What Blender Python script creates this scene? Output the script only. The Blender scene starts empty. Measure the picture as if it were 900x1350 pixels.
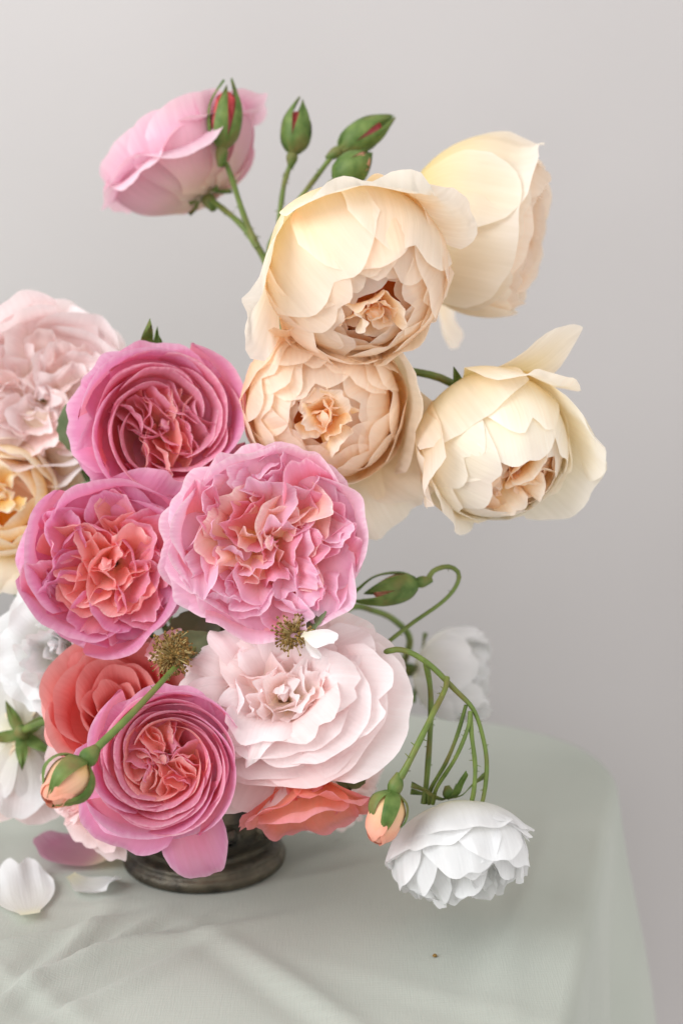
import bpy, math, random
import numpy as np
from mathutils import Vector, Matrix

scene = bpy.context.scene
col = scene.collection

# ------------------------------------------------------------------ camera, world, light, exposure
CAMZ, PITCH, LENS, SENS = 0.33, math.radians(10.0), 50.0, 24.0
cam_d = bpy.data.cameras.new('camera')
cam = bpy.data.objects.new('camera', cam_d); col.objects.link(cam)
cam.location = (0, 0, CAMZ)
cam.rotation_euler = (math.radians(90) - PITCH, 0, 0)
cam_d.sensor_fit = 'HORIZONTAL'; cam_d.sensor_width = SENS; cam_d.lens = LENS
cam_d.clip_start = 0.02; cam_d.clip_end = 50
cam_d.dof.use_dof = True; cam_d.dof.focus_distance = 0.665; cam_d.dof.aperture_fstop = 5.2
scene.camera = cam

world = bpy.data.worlds.new('World'); scene.world = world; world.use_nodes = True
bg = world.node_tree.nodes['Background']
bg.inputs[0].default_value = (0.92, 0.90, 0.90, 1); bg.inputs[1].default_value = 1.28

def area(name, loc, target, sx, sy, power, color):
    d = bpy.data.lights.new(name, 'AREA'); d.shape = 'RECTANGLE'; d.size = sx; d.size_y = sy
    d.energy = power; d.color = color
    o = bpy.data.objects.new(name, d); col.objects.link(o); o.location = loc
    o.rotation_euler = (Vector(target) - Vector(loc)).to_track_quat('-Z', 'Y').to_euler()
    return o
area('window_light', (-2.1, -0.85, 1.55), (0.0, 0.80, 0.25), 2.2, 2.2, 84.0, (0.94, 0.97, 1.0))

scene.view_settings.view_transform = 'Standard'; scene.view_settings.look = 'None'
scene.view_settings.exposure = -0.16; scene.view_settings.gamma = 1.0
scene.render.engine = 'CYCLES'
scene.cycles.use_denoising = True
scene.cycles.max_bounces = 14; scene.cycles.diffuse_bounces = 10; scene.cycles.transmission_bounces = 10

# ------------------------------------------------------------------ frame helpers
FX = 900 * LENS / SENS
FWD = Vector((0, math.cos(PITCH), -math.sin(PITCH)))
UP = Vector((0, math.sin(PITCH), math.cos(PITCH)))
RIGHT = Vector((1, 0, 0))
CAM = Vector((0, 0, CAMZ))
def at(px, py, d):                  # measured picture point at a distance d -> place in the room
    return CAM + d * (FWD + RIGHT * ((px - 450) / FX) + UP * ((675 - py) / FX))
def ground(px, py, z=0.0):
    r = FWD + RIGHT * ((px - 450) / FX) + UP * ((675 - py) / FX)
    return CAM + r * ((z - CAMZ) / r.z)
def cdir(r, u, t):
    return (RIGHT * r + UP * u - FWD * t).normalized()

# ------------------------------------------------------------------ materials
def lin(h):
    h = h.lstrip('#'); out = []
    for i in (0, 2, 4):
        c = int(h[i:i+2], 16) / 255
        out.append(c / 12.92 if c <= 0.04045 else ((c + 0.055) / 1.055) ** 2.4)
    return (*out, 1)

def nodes_of(name):
    m = bpy.data.materials.new(name); m.use_nodes = True
    nt = m.node_tree
    for n in list(nt.nodes): nt.nodes.remove(n)
    out = nt.nodes.new('ShaderNodeOutputMaterial')
    return m, nt, out

def petal_mat(name, stops, trans=0.45, rough=0.6, jit=0.06, vein=0.075):
    """stops: (position along the petal from claw to rim, colour)"""
    m, nt, out = nodes_of(name)
    N, L = nt.nodes.new, nt.links.new
    uv = N('ShaderNodeUVMap'); uv.uv_map = 'UVMap'
    sep = N('ShaderNodeSeparateXYZ'); L(uv.outputs[0], sep.inputs[0])
    nz = N('ShaderNodeTexNoise'); nz.inputs['Scale'].default_value = 1.0; nz.inputs['Detail'].default_value = 3
    mp = N('ShaderNodeMapping'); mp.inputs['Scale'].default_value = (26, 2.2, 1); L(uv.outputs[0], mp.inputs[0])
    oi = N('ShaderNodeObjectInfo')
    cmb = N('ShaderNodeCombineXYZ'); mu = N('ShaderNodeMath'); mu.operation = 'MULTIPLY'; mu.inputs[1].default_value = 37.0
    L(oi.outputs['Random'], mu.inputs[0]); L(mu.outputs[0], cmb.inputs[2]); L(cmb.outputs[0], mp.inputs['Location'])
    L(mp.outputs[0], nz.inputs['Vector'])
    # ramp position = v + small wobble from the vein noise
    wob = N('ShaderNodeMath'); wob.operation = 'MULTIPLY_ADD'; wob.inputs[1].default_value = 0.16
    L(nz.outputs['Fac'], wob.inputs[0]); L(sep.outputs[1], wob.inputs[2])
    sub = N('ShaderNodeMath'); sub.operation = 'SUBTRACT'; sub.inputs[1].default_value = 0.08; L(wob.outputs[0], sub.inputs[0])
    ramp = N('ShaderNodeValToRGB'); L(sub.outputs[0], ramp.inputs[0])
    el = ramp.color_ramp.elements
    while len(el) > 1: el.remove(el[-1])
    el[0].position = stops[0][0]; el[0].color = lin(stops[0][1])
    for p, c in stops[1:]:
        e = el.new(p); e.color = lin(c)
    # soft mottling across the blade
    n2 = N('ShaderNodeTexNoise'); n2.inputs['Scale'].default_value = 3.0; n2.inputs['Detail'].default_value = 4
    mp2 = N('ShaderNodeMapping'); L(uv.outputs[0], mp2.inputs[0]); L(cmb.outputs[0], mp2.inputs['Location']); L(mp2.outputs[0], n2.inputs['Vector'])
    hsv = N('ShaderNodeHueSaturation'); L(ramp.outputs[0], hsv.inputs['Color'])
    v = N('ShaderNodeMath'); v.operation = 'MULTIPLY_ADD'; v.inputs[1].default_value = jit * 2; v.inputs[2].default_value = 1 - jit
    L(oi.outputs['Random'], v.inputs[0])
    vv = N('ShaderNodeMath'); vv.operation = 'MULTIPLY_ADD'; vv.inputs[1].default_value = vein * 2; L(nz.outputs['Fac'], vv.inputs[0])
    vs = N('ShaderNodeMath'); vs.operation = 'SUBTRACT'; vs.inputs[1].default_value = vein; L(v.outputs[0], vs.inputs[0]); L(vs.outputs[0], vv.inputs[2])
    L(vv.outputs[0], hsv.inputs['Value'])
    s2 = N('ShaderNodeMath'); s2.operation = 'MULTIPLY_ADD'; s2.inputs[1].default_value = 0.35; s2.inputs[2].default_value = 0.83
    L(n2.outputs['Fac'], s2.inputs[0]); L(s2.outputs[0], hsv.inputs['Saturation'])
    bmp = N('ShaderNodeBump'); bmp.inputs['Strength'].default_value = 0.22; bmp.inputs['Distance'].default_value = 0.0012
    L(nz.outputs['Fac'], bmp.inputs['Height'])
    p = N('ShaderNodeBsdfPrincipled'); p.inputs['Roughness'].default_value = rough
    p.inputs['Specular IOR Level'].default_value = 0.22
    p.inputs['Sheen Weight'].default_value = 0.08; p.inputs['Sheen Roughness'].default_value = 0.5
    L(hsv.outputs[0], p.inputs['Base Color']); L(bmp.outputs[0], p.inputs['Normal'])
    tr = N('ShaderNodeBsdfTranslucent'); L(hsv.outputs[0], tr.inputs[0]); L(bmp.outputs[0], tr.inputs['Normal'])
    mx = N('ShaderNodeMixShader'); mx.inputs[0].default_value = trans
    L(p.outputs[0], mx.inputs[1]); L(tr.outputs[0], mx.inputs[2]); L(mx.outputs[0], out.inputs[0])
    return m

def plain_mat(name, c1, c2, scale=60, rough=0.5, spec=0.3, trans=0.0, bump=0.1, metal=0.0, dist=0.001, coord='Object', detail=5, c3=None):
    m, nt, out = nodes_of(name)
    N, L = nt.nodes.new, nt.links.new
    tc = N('ShaderNodeTexCoord')
    nz = N('ShaderNodeTexNoise'); nz.inputs['Scale'].default_value = scale; nz.inputs['Detail'].default_value = detail
    L(tc.outputs[coord], nz.inputs['Vector'])
    ramp = N('ShaderNodeValToRGB'); ramp.color_ramp.elements[0].position = 0.32; ramp.color_ramp.elements[1].position = 0.7
    ramp.color_ramp.elements[0].color = lin(c1); ramp.color_ramp.elements[1].color = lin(c2)
    L(nz.outputs['Fac'], ramp.inputs[0])
    if c3:                                             # patches of another tint
        n3 = N('ShaderNodeTexNoise'); n3.inputs['Scale'].default_value = 70; n3.inputs['Detail'].default_value = 3; L(tc.outputs[coord], n3.inputs['Vector'])
        r3 = N('ShaderNodeMapRange'); r3.inputs[1].default_value = .5; r3.inputs[2].default_value = .72; r3.inputs[4].default_value = .6; L(n3.outputs['Fac'], r3.inputs[0])
        mc = N('ShaderNodeMix'); mc.data_type = 'RGBA'; L(r3.outputs[0], mc.inputs[0]); L(ramp.outputs[0], mc.inputs[6]); mc.inputs[7].default_value = lin(c3)
        ramp_out = mc.outputs[2]
    else: ramp_out = ramp.outputs[0]
    p = N('ShaderNodeBsdfPrincipled'); p.inputs['Roughness'].default_value = rough
    p.inputs['Specular IOR Level'].default_value = spec; p.inputs['Metallic'].default_value = metal
    L(ramp_out, p.inputs['Base Color'])
    b = N('ShaderNodeBump'); b.inputs['Strength'].default_value = bump; b.inputs['Distance'].default_value = dist
    L(nz.outputs['Fac'], b.inputs['Height']); L(b.outputs[0], p.inputs['Normal'])
    if trans > 0:
        tr = N('ShaderNodeBsdfTranslucent'); L(ramp_out, tr.inputs[0])
        mx = N('ShaderNodeMixShader'); mx.inputs[0].default_value = trans
        L(p.outputs[0], mx.inputs[1]); L(tr.outputs[0], mx.inputs[2]); L(mx.outputs[0], out.inputs[0])
    else:
        L(p.outputs[0], out.inputs[0])
    return m

M = {}
M['lilac'] = petal_mat('petal_lilac_pink', [(0, '#FACEB4'), (0.25, '#F8A6B4'), (0.6, '#F59EBA'), (0.9, '#EA9CC4'), (1, '#EFBAD6')])
M['pink'] = petal_mat('petal_pink', [(0, '#FCD0A4'), (0.3, '#FAAEA8'), (0.7, '#F6A4B2'), (0.95, '#EEA6C0'), (1, '#F6C8D6')])
M['coralpink'] = petal_mat('petal_coral_pink', [(0, '#FED098'), (0.35, '#FCB6A0'), (0.8, '#FAAEA8'), (0.95, '#F8B6B6'), (1, '#FCD8D0')])
M['palelilac'] = petal_mat('petal_pale_lilac', [(0, '#FDE6BE'), (0.3, '#FACEC6'), (0.65, '#F6C0CE'), (0.93, '#EFBFD6'), (1, '#F5D6E4')])
M['rosecream'] = petal_mat('petal_rose_cream', [(0, '#FFDC88'), (0.3, '#FFDFB0'), (0.65, '#FDD2BE'), (0.93, '#F8CCCA'), (1, '#FFE8E0')])
M['peach'] = petal_mat('petal_peach', [(0, '#FFD680'), (0.35, '#FFE6B6'), (0.7, '#FFEDD2'), (1, '#FFF4E6')], trans=0.55)
M['apricot'] = petal_mat('petal_apricot', [(0, '#FFBA64'), (0.35, '#FFD49C'), (0.7, '#FFE3BE'), (1, '#FFEFDC')], trans=0.6)
M['cream'] = petal_mat('petal_cream', [(0, '#F8E484'), (0.35, '#FCEFBE'), (0.7, '#FDF2DA'), (1, '#FDF5E8')], trans=0.48)
M['ivory'] = petal_mat('petal_ivory', [(0, '#F8E090'), (0.3, '#FBEFC8'), (0.7, '#FAF2DC'), (1, '#FAF4E8')], trans=0.36)
M['blush'] = petal_mat('petal_blush', [(0, '#FDEAC8'), (0.3, '#FDEAE0'), (0.7, '#FCE6E2'), (1, '#FCEEEC')], trans=0.36)
M['blushpink'] = petal_mat('petal_blush_pink', [(0, '#FDE0C0'), (0.3, '#FCDCD2'), (0.7, '#FBDAD8'), (1, '#FBE6E6')], trans=0.36)
M['shellpink'] = petal_mat('petal_shell_pink', [(0, '#F8E4D4'), (0.4, '#F6CCD6'), (0.8, '#F4C6D8'), (1, '#F8D8E2')], trans=0.36)
M['coral'] = petal_mat('petal_coral', [(0, '#FFBC80'), (0.3, '#F28A7C'), (0.75, '#F08E88'), (1, '#F4B0AC')])
M['coralorange'] = petal_mat('petal_coral_orange', [(0, '#FFCC84'), (0.35, '#F8B08C'), (0.75, '#F29684'), (1, '#EE9CA0')])
M['white'] = petal_mat('petal_white', [(0, '#F2EED0'), (0.3, '#F0EFE8'), (0.8, '#F0F0F0'), (1, '#F4F4F4')], trans=0.40, jit=0.04, vein=0.05)
M['yellow'] = petal_mat('petal_yellow', [(0, '#FFCC5C'), (0.4, '#FFE09A'), (0.8, '#FFEEC4'), (1, '#FFF7E2')], trans=0.4)
M['budpeach'] = petal_mat('petal_bud_peach', [(0, '#E8C878'), (0.4, '#F2C8A0'), (0.8, '#F2B498'), (1, '#F0A890')], trans=0.2, vein=0.08)
M['budred'] = petal_mat('petal_bud_red', [(0, '#D88080'), (0.5, '#D06468'), (1, '#D4585C')], trans=0.2, vein=0.08)
M['paleblush'] = petal_mat('petal_pale_blush', [(0, '#FDF0D0'), (0.3, '#FBEEE6'), (0.7, '#FAEBEA'), (1, '#FBF2F2')], trans=0.4)
M['dusky'] = petal_mat('petal_dusky_pink', [(0, '#F0E2B4'), (0.22, '#E8CDB4'), (0.4, '#DDA6B0'), (0.85, '#D898B4'), (1, '#E6B4CC')])
M['stem'] = plain_mat('stem_green', '#54682E', '#748740', 90, 0.45, 0.35, bump=0.2, c3='#7A6238')
M['stemshade'] = plain_mat('stem_shaded_green', '#54683C', '#6A7C48', 90, 0.5, 0.3, bump=0.2)  # stem green with shade put into its colour, for stems behind the blooms
M['sepal'] = plain_mat('sepal_green', '#4E6C2E', '#7E9450', 120, 0.5, 0.3, trans=0.2, bump=0.25, c3='#8C6A48')
M['leaf'] = plain_mat('leaf_green', '#5A7048', '#7E9068', 70, 0.4, 0.5, trans=0.2, bump=0.3)
M['leafdark'] = plain_mat('leaf_dark_green', '#566244', '#76805C', 70, 0.45, 0.4, trans=0.15, bump=0.3)
M['stamen'] = plain_mat('stamen_straw', '#A89058', '#D0BC84', 260, 0.8, 0.1, bump=0.2)
M['anther'] = plain_mat('anther_brown', '#6A5230', '#A08048', 260, 0.8, 0.1, bump=0.2)

# ------------------------------------------------------------------ object helpers
def link(name, me, mat, parent=None, world_space=False):
    o = bpy.data.objects.new(name, me)
    if mat: me.materials.append(mat)
    col.objects.link(o)
    if parent is not None:
        o.parent = parent
        if world_space: o.matrix_parent_inverse = MW(parent).inverted()
    return o
def MW(o):
    m = o.matrix_basis.copy()
    p = o
    while p.parent is not None:
        m = p.parent.matrix_basis @ p.matrix_parent_inverse @ m
        p = p.parent
    return m
def tag(o, label, cat, group=None):
    o['label'] = label; o['category'] = cat
    if group: o['group'] = group
    return o
def empty(name, mat4=None, parent=None):
    o = bpy.data.objects.new(name, None); col.objects.link(o); o.empty_display_size = 0.01
    if mat4 is not None: o.matrix_basis = mat4
    if parent is not None:
        o.parent = parent; o.matrix_parent_inverse = MW(parent).inverted()
    return o
def mesh_np(V, F, uv=None, smooth=True):
    me = bpy.data.meshes.new('m')
    V = np.asarray(V, dtype=np.float32); F = np.asarray(F, dtype=np.int32)
    nf, k = F.shape
    me.vertices.add(len(V)); me.vertices.foreach_set('co', V.ravel())
    me.loops.add(nf * k); me.loops.foreach_set('vertex_index', F.ravel())
    me.polygons.add(nf); me.polygons.foreach_set('loop_start', np.arange(nf, dtype=np.int32) * k)
    if smooth: me.polygons.foreach_set('use_smooth', np.ones(nf, dtype=bool))
    if uv is not None:
        l = me.uv_layers.new(name='UVMap')
        l.data.foreach_set('uv', np.asarray(uv, dtype=np.float32)[F.ravel()].ravel())
    me.update(calc_edges=True); me.validate()
    return me
_gridF = {}
def grid_faces(nu, nv, wrap=False):
    key = (nu, nv, wrap)
    if key not in _gridF:
        i = np.arange(nu if wrap else nu - 1); j = np.arange(nv - 1)
        I, J = np.meshgrid(i, j); I = I.ravel(); J = J.ravel(); I2 = (I + 1) % nu
        _gridF[key] = np.stack([J*nu+I, J*nu+I2, (J+1)*nu+I2, (J+1)*nu+I], 1)
    return _gridF[key]
def crom(P, n):
    """Catmull-Rom through control points, n samples even in arc length"""
    P = np.asarray(P, float)
    Q = np.vstack([2*P[0]-P[1], P, 2*P[-1]-P[-2]])
    out = []
    for i in range(len(P)-1):
        p0, p1, p2, p3 = Q[i:i+4]
        t = np.linspace(0, 1, 16, endpoint=False)[:, None]
        out.append(0.5*((2*p1)+(-p0+p2)*t+(2*p0-5*p1+4*p2-p3)*t*t+(-p0+3*p1-3*p2+p3)*t**3))
    out = np.vstack(out + [P[-1:]])
    s = np.r_[0, np.cumsum(np.linalg.norm(np.diff(out, axis=0), axis=1))]
    u = np.linspace(0, s[-1], n)
    return np.stack([np.interp(u, s, out[:, k]) for k in range(P.shape[1])], 1)
def sstep(a, b, x):
    t = np.clip((x - a) / (b - a), 0, 1); return t*t*(3-2*t)

rng = random.Random(11)
U = lambda a, b: rng.uniform(a, b)

# ------------------------------------------------------------------ the petal
def petal(parent, mat, phi, prof, w, k=(15.0, 15.0), twist=0.0, tip=0.25, tipp=3.0, notch=0.0, ruf=0.0, rf=2.2,
          curl=0.0, tipcurl=0.0, fold=0.0, base=0.3, belly=0.55, pointed=False, skew=0.0, nu=19, nv=16, name='petal',
          jag=0.005):
    """prof: centre line (radius from the axis, height) in metres; w: half width; k: curvature across (claw, rim)"""
    PN = 40
    C = crom(prof, PN)
    Tn = np.gradient(C, axis=0); Tn /= np.linalg.norm(Tn, axis=1)[:, None] + 1e-12
    s = np.linspace(-1, 1, nu); q = np.linspace(0, 1, nv)
    S, Qg = np.meshgrid(s, q)
    p1, p2, p3, p4 = [U(0, 6.28) for _ in range(4)]
    if pointed:
        T = np.ones_like(S); t = Qg
        W = w * (np.maximum(base*(1-t)**3, 0) + np.sin(np.pi*np.clip(t, 0, 1)**0.75)**0.9)
        W = np.where(t > 0.999, w*0.02, W)
    else:
        T = 1 - tip*np.abs(S)**tipp - notch*np.exp(-(S/0.16)**2) + skew*S
        T += jag*(np.sin(S*7.3+p1) + 0.6*np.sin(S*15.1+p2))
        t = np.clip(Qg*T, 0, 1.06)
        W = w*(base + (1-base)*sstep(0, belly, t))
    idx = np.clip(t, 0, 1)*(PN-1)
    cr = np.interp(idx, np.arange(PN), C[:, 0]); cz = np.interp(idx, np.arange(PN), C[:, 1])
    tr = np.interp(idx, np.arange(PN), Tn[:, 0]); tz = np.interp(idx, np.arange(PN), Tn[:, 1])
    ex = np.maximum(t-1, 0)*np.sum(np.linalg.norm(np.diff(C, axis=0), axis=1))
    cr = cr + tr*ex; cz = cz + tz*ex
    nr, nz_ = tz, -tr                                  # outward normal of the profile
    x = S*W
    kap = k[0] + (k[1]-k[0])*t
    kap = np.where(np.abs(kap) < 1e-3, 1e-3, kap)
    th = np.clip(x*kap, -2.6, 2.6)
    lat = np.sin(th)/kap; inn = (1-np.cos(th))/kap
    d = -inn
    edge = sstep(0.3, 1.0, t)
    if ruf:
        d = d + ruf*edge*(np.sin(S*rf*2.4+p1+t*1.5) + 0.45*np.sin(S*rf*5.1+p2-t*2) + 0.12*np.sin(S*rf*9.5+p3))*(0.45+0.55*np.abs(S)**1.5+0.3*sstep(.75, 1, t))
        cz = cz + 0.35*ruf*edge*np.sin(S*rf*3.3+p4)
    if fold: d = d + fold*edge*np.exp(-(S/0.22)**2)
    if curl: d = d + curl*edge*np.abs(S)**4
    if tipcurl: d = d + tipcurl*sstep(0.72, 1.05, t)**2
    R_ = cr + nr*d; Z = cz + nz_*d; Y = lat
    if twist:
        c, sn = math.cos(twist), math.sin(twist); rc = C[-1, 0]
        X0 = R_ - rc; R_, Y = rc + X0*c - Y*sn, X0*sn + Y*c
    c, sn = math.cos(phi), math.sin(phi)
    V = np.stack([R_*c - Y*sn, R_*sn + Y*c, Z], -1).reshape(-1, 3)
    uv = np.stack([S*0.5+0.5, np.clip(Qg, 0, 1)], -1).reshape(-1, 2)
    return link(name, mesh_np(V, grid_faces(nu, nv), uv), mat, parent)

D2R = math.radians
def frame(pos, z, roll=0.0):
    z = Vector(z).normalized()
    x = RIGHT - z*RIGHT.dot(z)
    if x.length < 0.15: x = UP - z*UP.dot(z)
    x.normalize(); y = z.cross(x)
    m = Matrix((x, y, z)).transposed() @ Matrix.Rotation(roll, 3, 'Z')
    return Matrix.Translation(pos) @ m.to_4x4()

def tube(path, radii, parent, mat, name='stem', ns=9, n=40, thorns=0, world_space=True):
    P = crom([tuple(p) for p in path], n)
    rr = np.interp(np.linspace(0, 1, n), np.linspace(0, 1, len(radii)), radii)
    rr = rr*(1 + 0.06*np.sin(np.linspace(0, 19, n)+U(0, 6)))
    T = np.gradient(P, axis=0); T /= np.linalg.norm(T, axis=1)[:, None]
    nrm = np.cross(T[0], [0.3, 0.2, 0.9]); nrm /= np.linalg.norm(nrm)
    V = []
    a = np.linspace(0, 2*np.pi, ns, endpoint=False)
    for i in range(n):
        nrm = nrm - T[i]*np.dot(nrm, T[i]); nrm /= np.linalg.norm(nrm)
        b = np.cross(T[i], nrm)
        V.append(P[i] + rr[i]*(np.cos(a)[:, None]*nrm + np.sin(a)[:, None]*b))
    V = np.vstack(V); F = grid_faces(ns, n, True)
    Vs, Fs = [V], [F]; off = len(V)
    for _ in range(thorns):                            # fine bristles standing on the bark
        i = rng.randrange(3, n-3); an = U(0, 6.28); nr_ = np.cross(T[i], [0.1, 0.9, 0.3]); nr_ /= np.linalg.norm(nr_)
        dv = math.cos(an)*nr_ + math.sin(an)*np.cross(T[i], nr_); c0 = P[i] + dv*rr[i]*0.8
        sd = np.cross(dv, T[i]); L_ = U(0.8, 1.7)*rr[i]; wd = rr[i]*0.22
        tip_ = c0 + dv*L_ + T[i]*U(-.3, .6)*rr[i]
        Vs.append(np.array([c0+sd*wd, c0+T[i]*wd, c0-sd*wd, c0-T[i]*wd, tip_+sd*wd*.5, tip_+T[i]*wd*.5, tip_-sd*wd*.5, tip_-T[i]*wd*.5]))
        Fs.append(np.array([[0,1,5,4],[1,2,6,5],[2,3,7,6],[3,0,4,7],[4,5,6,7]])+off); off += 8
    return link(name, mesh_np(np.vstack(Vs), np.vstack(Fs)), mat, parent, world_space)

def lathe(prof, parent, mat, name, ns=32, mat4=None, wob=0.0):
    prof = np.asarray(prof, float); n = len(prof)
    a = np.linspace(0, 2*np.pi, ns, endpoint=False)
    V = []
    for r, z in prof:
        rr = r*(1+wob*np.sin(3*a+z*90))
        V.append(np.stack([rr*np.cos(a), rr*np.sin(a), np.full(ns, z)], 1))
    V = np.vstack(V)
    if mat4 is not None:
        A = np.array(mat4); V = V @ A[:3, :3].T + A[:3, 3]
    return link(name, mesh_np(V, grid_faces(ns, n, True)), mat, parent)

# ------------------------------------------------------------------ rings of petals
def shell_ring(r, mat, n, S, rim, ph=0, zc=None, wf=1.25, ez=1.0, ja=4, jp=6, fl=1.0, **kw):
    """petals lying on a ball of radius S, their rims `rim` degrees from the flower's facing axis"""
    zc = S*ez if zc is None else zc
    for i in range(n):
        a1 = D2R(rim + U(-ja, ja)); Si = S*(1+U(-.025, .025))
        al = np.linspace(D2R(168), a1, 7)
        prof = [(Si*math.sin(a)*fl, zc + Si*ez*math.cos(a)) for a in al]
        kk = dict(tip=U(.16, .3), notch=U(0, .05), ruf=S*.02, rf=U(1.2, 2), tipcurl=S*U(-.02, .05), k=(0.9/Si, 0.9/Si), skew=U(-.05, .05))
        kk.update(kw)
        petal(r, mat if not isinstance(mat, (list, tuple)) else rng.choice(mat), D2R(ph + 360*i/n + U(-jp, jp)), prof, wf*math.pi*S/n*U(.92, 1.08), **kk)

def cup_ring(r, mat, n, Rr, H, ph=0, lean=0.0, wf=1.3, jr=.04, jh=.06, jp=8, floor=0.0, jt=.12, **kw):
    """upright petals standing round the axis with their rims at radius Rr and height H"""
    for i in range(n):
        R1 = Rr*(1+U(-jr, jr)); H1 = H*(1+U(-jh, jh))
        prof = [(R1*.15+.001, floor), (R1*.62, floor+H1*.12), (R1*.97, floor+H1*.45), (R1*(1.0+lean*.4), floor+H1*.8), (R1*(1.0+lean), floor+H1)]
        kk = dict(tip=U(.12, .25), notch=U(0, .04), ruf=Rr*.03, rf=U(1.5, 2.5), k=(.95/R1, .95/R1), tipcurl=Rr*U(0, .06), skew=U(-.06, .06), twist=U(-jt, jt))
        kk.update(kw)
        petal(r, mat if not isinstance(mat, (list, tuple)) else rng.choice(mat), D2R(ph + 360*i/n + U(-jp, jp)), prof, wf*math.pi*R1/n*U(.9, 1.1), **kk)

def guard(r, mat, phi, R, L, rise=.25, droop=.15, w=.5, zb=0.0, **kw):
    """an outer petal laid open: rises from the claw, then rolls back at the rim (lengths in units of R)"""
    prof = [(.06*R, zb), (.38*R*L, zb+.55*rise*R), (.72*R*L, zb+rise*R), (.95*R*L, zb+(rise-.3*droop)*R), (1.08*R*L, zb+(rise-droop)*R)]
    kk = dict(tip=.32, tipp=2.5, notch=U(0, .05), ruf=R*.042, rf=U(1.3, 2.3), jag=.009, k=(10, 5), curl=R*U(.0, .08), skew=U(-.05, .05))
    kk.update(kw)
    return petal(r, mat, D2R(phi), prof, w*R, **kk)

def quarters(r, mats, R, H, groups, per, rin, rout, zfloor, beta=70, depth=.25, ph=0, ruf=.05, jit=1.0):
    """the packed heart of an old rose: nested pleats standing in groups, their rims running towards the centre"""
    for g in range(groups):
        a0 = ph + 360*g/groups + U(-12, 12)
        sgn = rng.choice((-1, 1)) if jit > 1.4 else (1 if g % 2 == 0 else -1)
        b = beta*U(.75, 1.15)*sgn
        for j in range(per):
            f = (j+.5)/per
            phi = a0 + (f-.5)*360/groups*1.05 + U(-5, 5)*jit
            rm = R*(rin + (rout-rin)*U(.3, .75)); hw = R*(rout-rin)*U(.42, .62)
            h = H*(1 - depth*(1-rm/(R*rout))) * U(.9, 1.06)
            prof = [(rm*.35, zfloor), (rm*.8, zfloor+(h-zfloor)*.35), (rm*1.02, zfloor+(h-zfloor)*.75), (rm*U(.96, 1.12), h)]
            kk = U(.25, .75)/hw*(1 if f > .5 else -1)*(1 if rng.random() < .8 else -1)
            petal(r, rng.choice(mats), D2R(phi), prof, hw, k=(kk, kk*1.3), twist=D2R(b*U(.7, 1.15)+U(-12, 12)*jit), tip=U(.15, .35), ruf=R*ruf*U(.6, 1.4), rf=U(1.3, 2.6),
                  notch=U(0, .08), tipcurl=R*U(-.05, .08), skew=U(-.1, .1), base=.45, jag=.007)
    plug(r, mats, R, H*(1-depth*.7), zfloor)

def heart(r, mats, n, R, H, zfloor, rmax, ruf=.06, bmax=80, dep=.3, wmin=.16, wmax=.34, nt=.1, outer=None):
    """loose crumpled petals filling the middle"""
    for i in range(n):
        f = (i+.5)/n; rm = R*rmax*math.sqrt(f); phi = i*137.5 + U(-20, 20)
        h = H*(1-dep*(1-f))*U(.88, 1.08); hw = R*U(wmin, wmax)
        prof = [(rm*.4, zfloor), (rm*.8, zfloor+(h-zfloor)*.4), (rm*1.0, zfloor+(h-zfloor)*.75), (rm*U(.92, 1.22), h)]
        kk = U(.3, .95)/hw*rng.choice((1, 1, 1, -1))
        petal(r, rng.choice(outer if outer and f > U(.35, .75) else mats), D2R(phi), prof, hw, k=(kk, kk*U(.7, 1.4)), twist=D2R(U(-bmax, bmax)), tip=U(.25, .42), tipp=2.4, notch=U(0, nt), ruf=R*ruf*U(.5, 1.5), rf=U(1.3, 2.8),
              tipcurl=R*U(-.06, .12), skew=U(-.12, .12), base=.45, jag=.007)
    plug(r, mats, R, H*(1-dep*.9), zfloor)

def plug(r, mats, R, h, zfloor):
    """the last few petals closing the very middle"""
    for i in range(5):
        rm = R*.05; hh = h*U(.86, 1.0)
        petal(r, rng.choice(mats), D2R(72*i+U(-20, 20)), [(rm*.5, zfloor), (rm, zfloor+(hh-zfloor)*.5), (rm*.8, hh-.1*(hh-zfloor)), (-rm*U(.2, 1.4), hh)], R*U(.09, .14), k=(9/R, 7/R), twist=D2R(U(-30, 30)), tip=.3, ruf=R*.01, base=.6, nu=11, nv=10)

def sepals(parent, n, L, w, ph=0, rise=.5, drop=0.0, r0=.0022, zb=0.0, mat=None, ruf=.0012):
    for i in range(n):
        pr = [(r0*.6, zb), (r0+L*.3, zb+rise*L*.2+.001), (r0+L*.6*(1-rise*.4), zb+rise*L*.6), (r0+L*(1-rise*.55), zb+rise*L*.9-drop*L)]
        petal(parent, mat or M['sepal'], D2R(ph+360*i/n+U(-12, 12)), pr, w, k=(120, 60), pointed=True, base=.6, nu=9, nv=12, ruf=ruf, name='sepal')

def hip(parent, r=.0042, h=.010):
    lathe([(.0001, -h), (r*.45, -h*.98), (r*.62, -h*.8), (r*.95, -h*.5), (r, -h*.28), (r*.8, -h*.02), (r*.55, h*.08), (.0001, h*.1)], parent, M['sepal'], 'calyx', 16)

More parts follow.
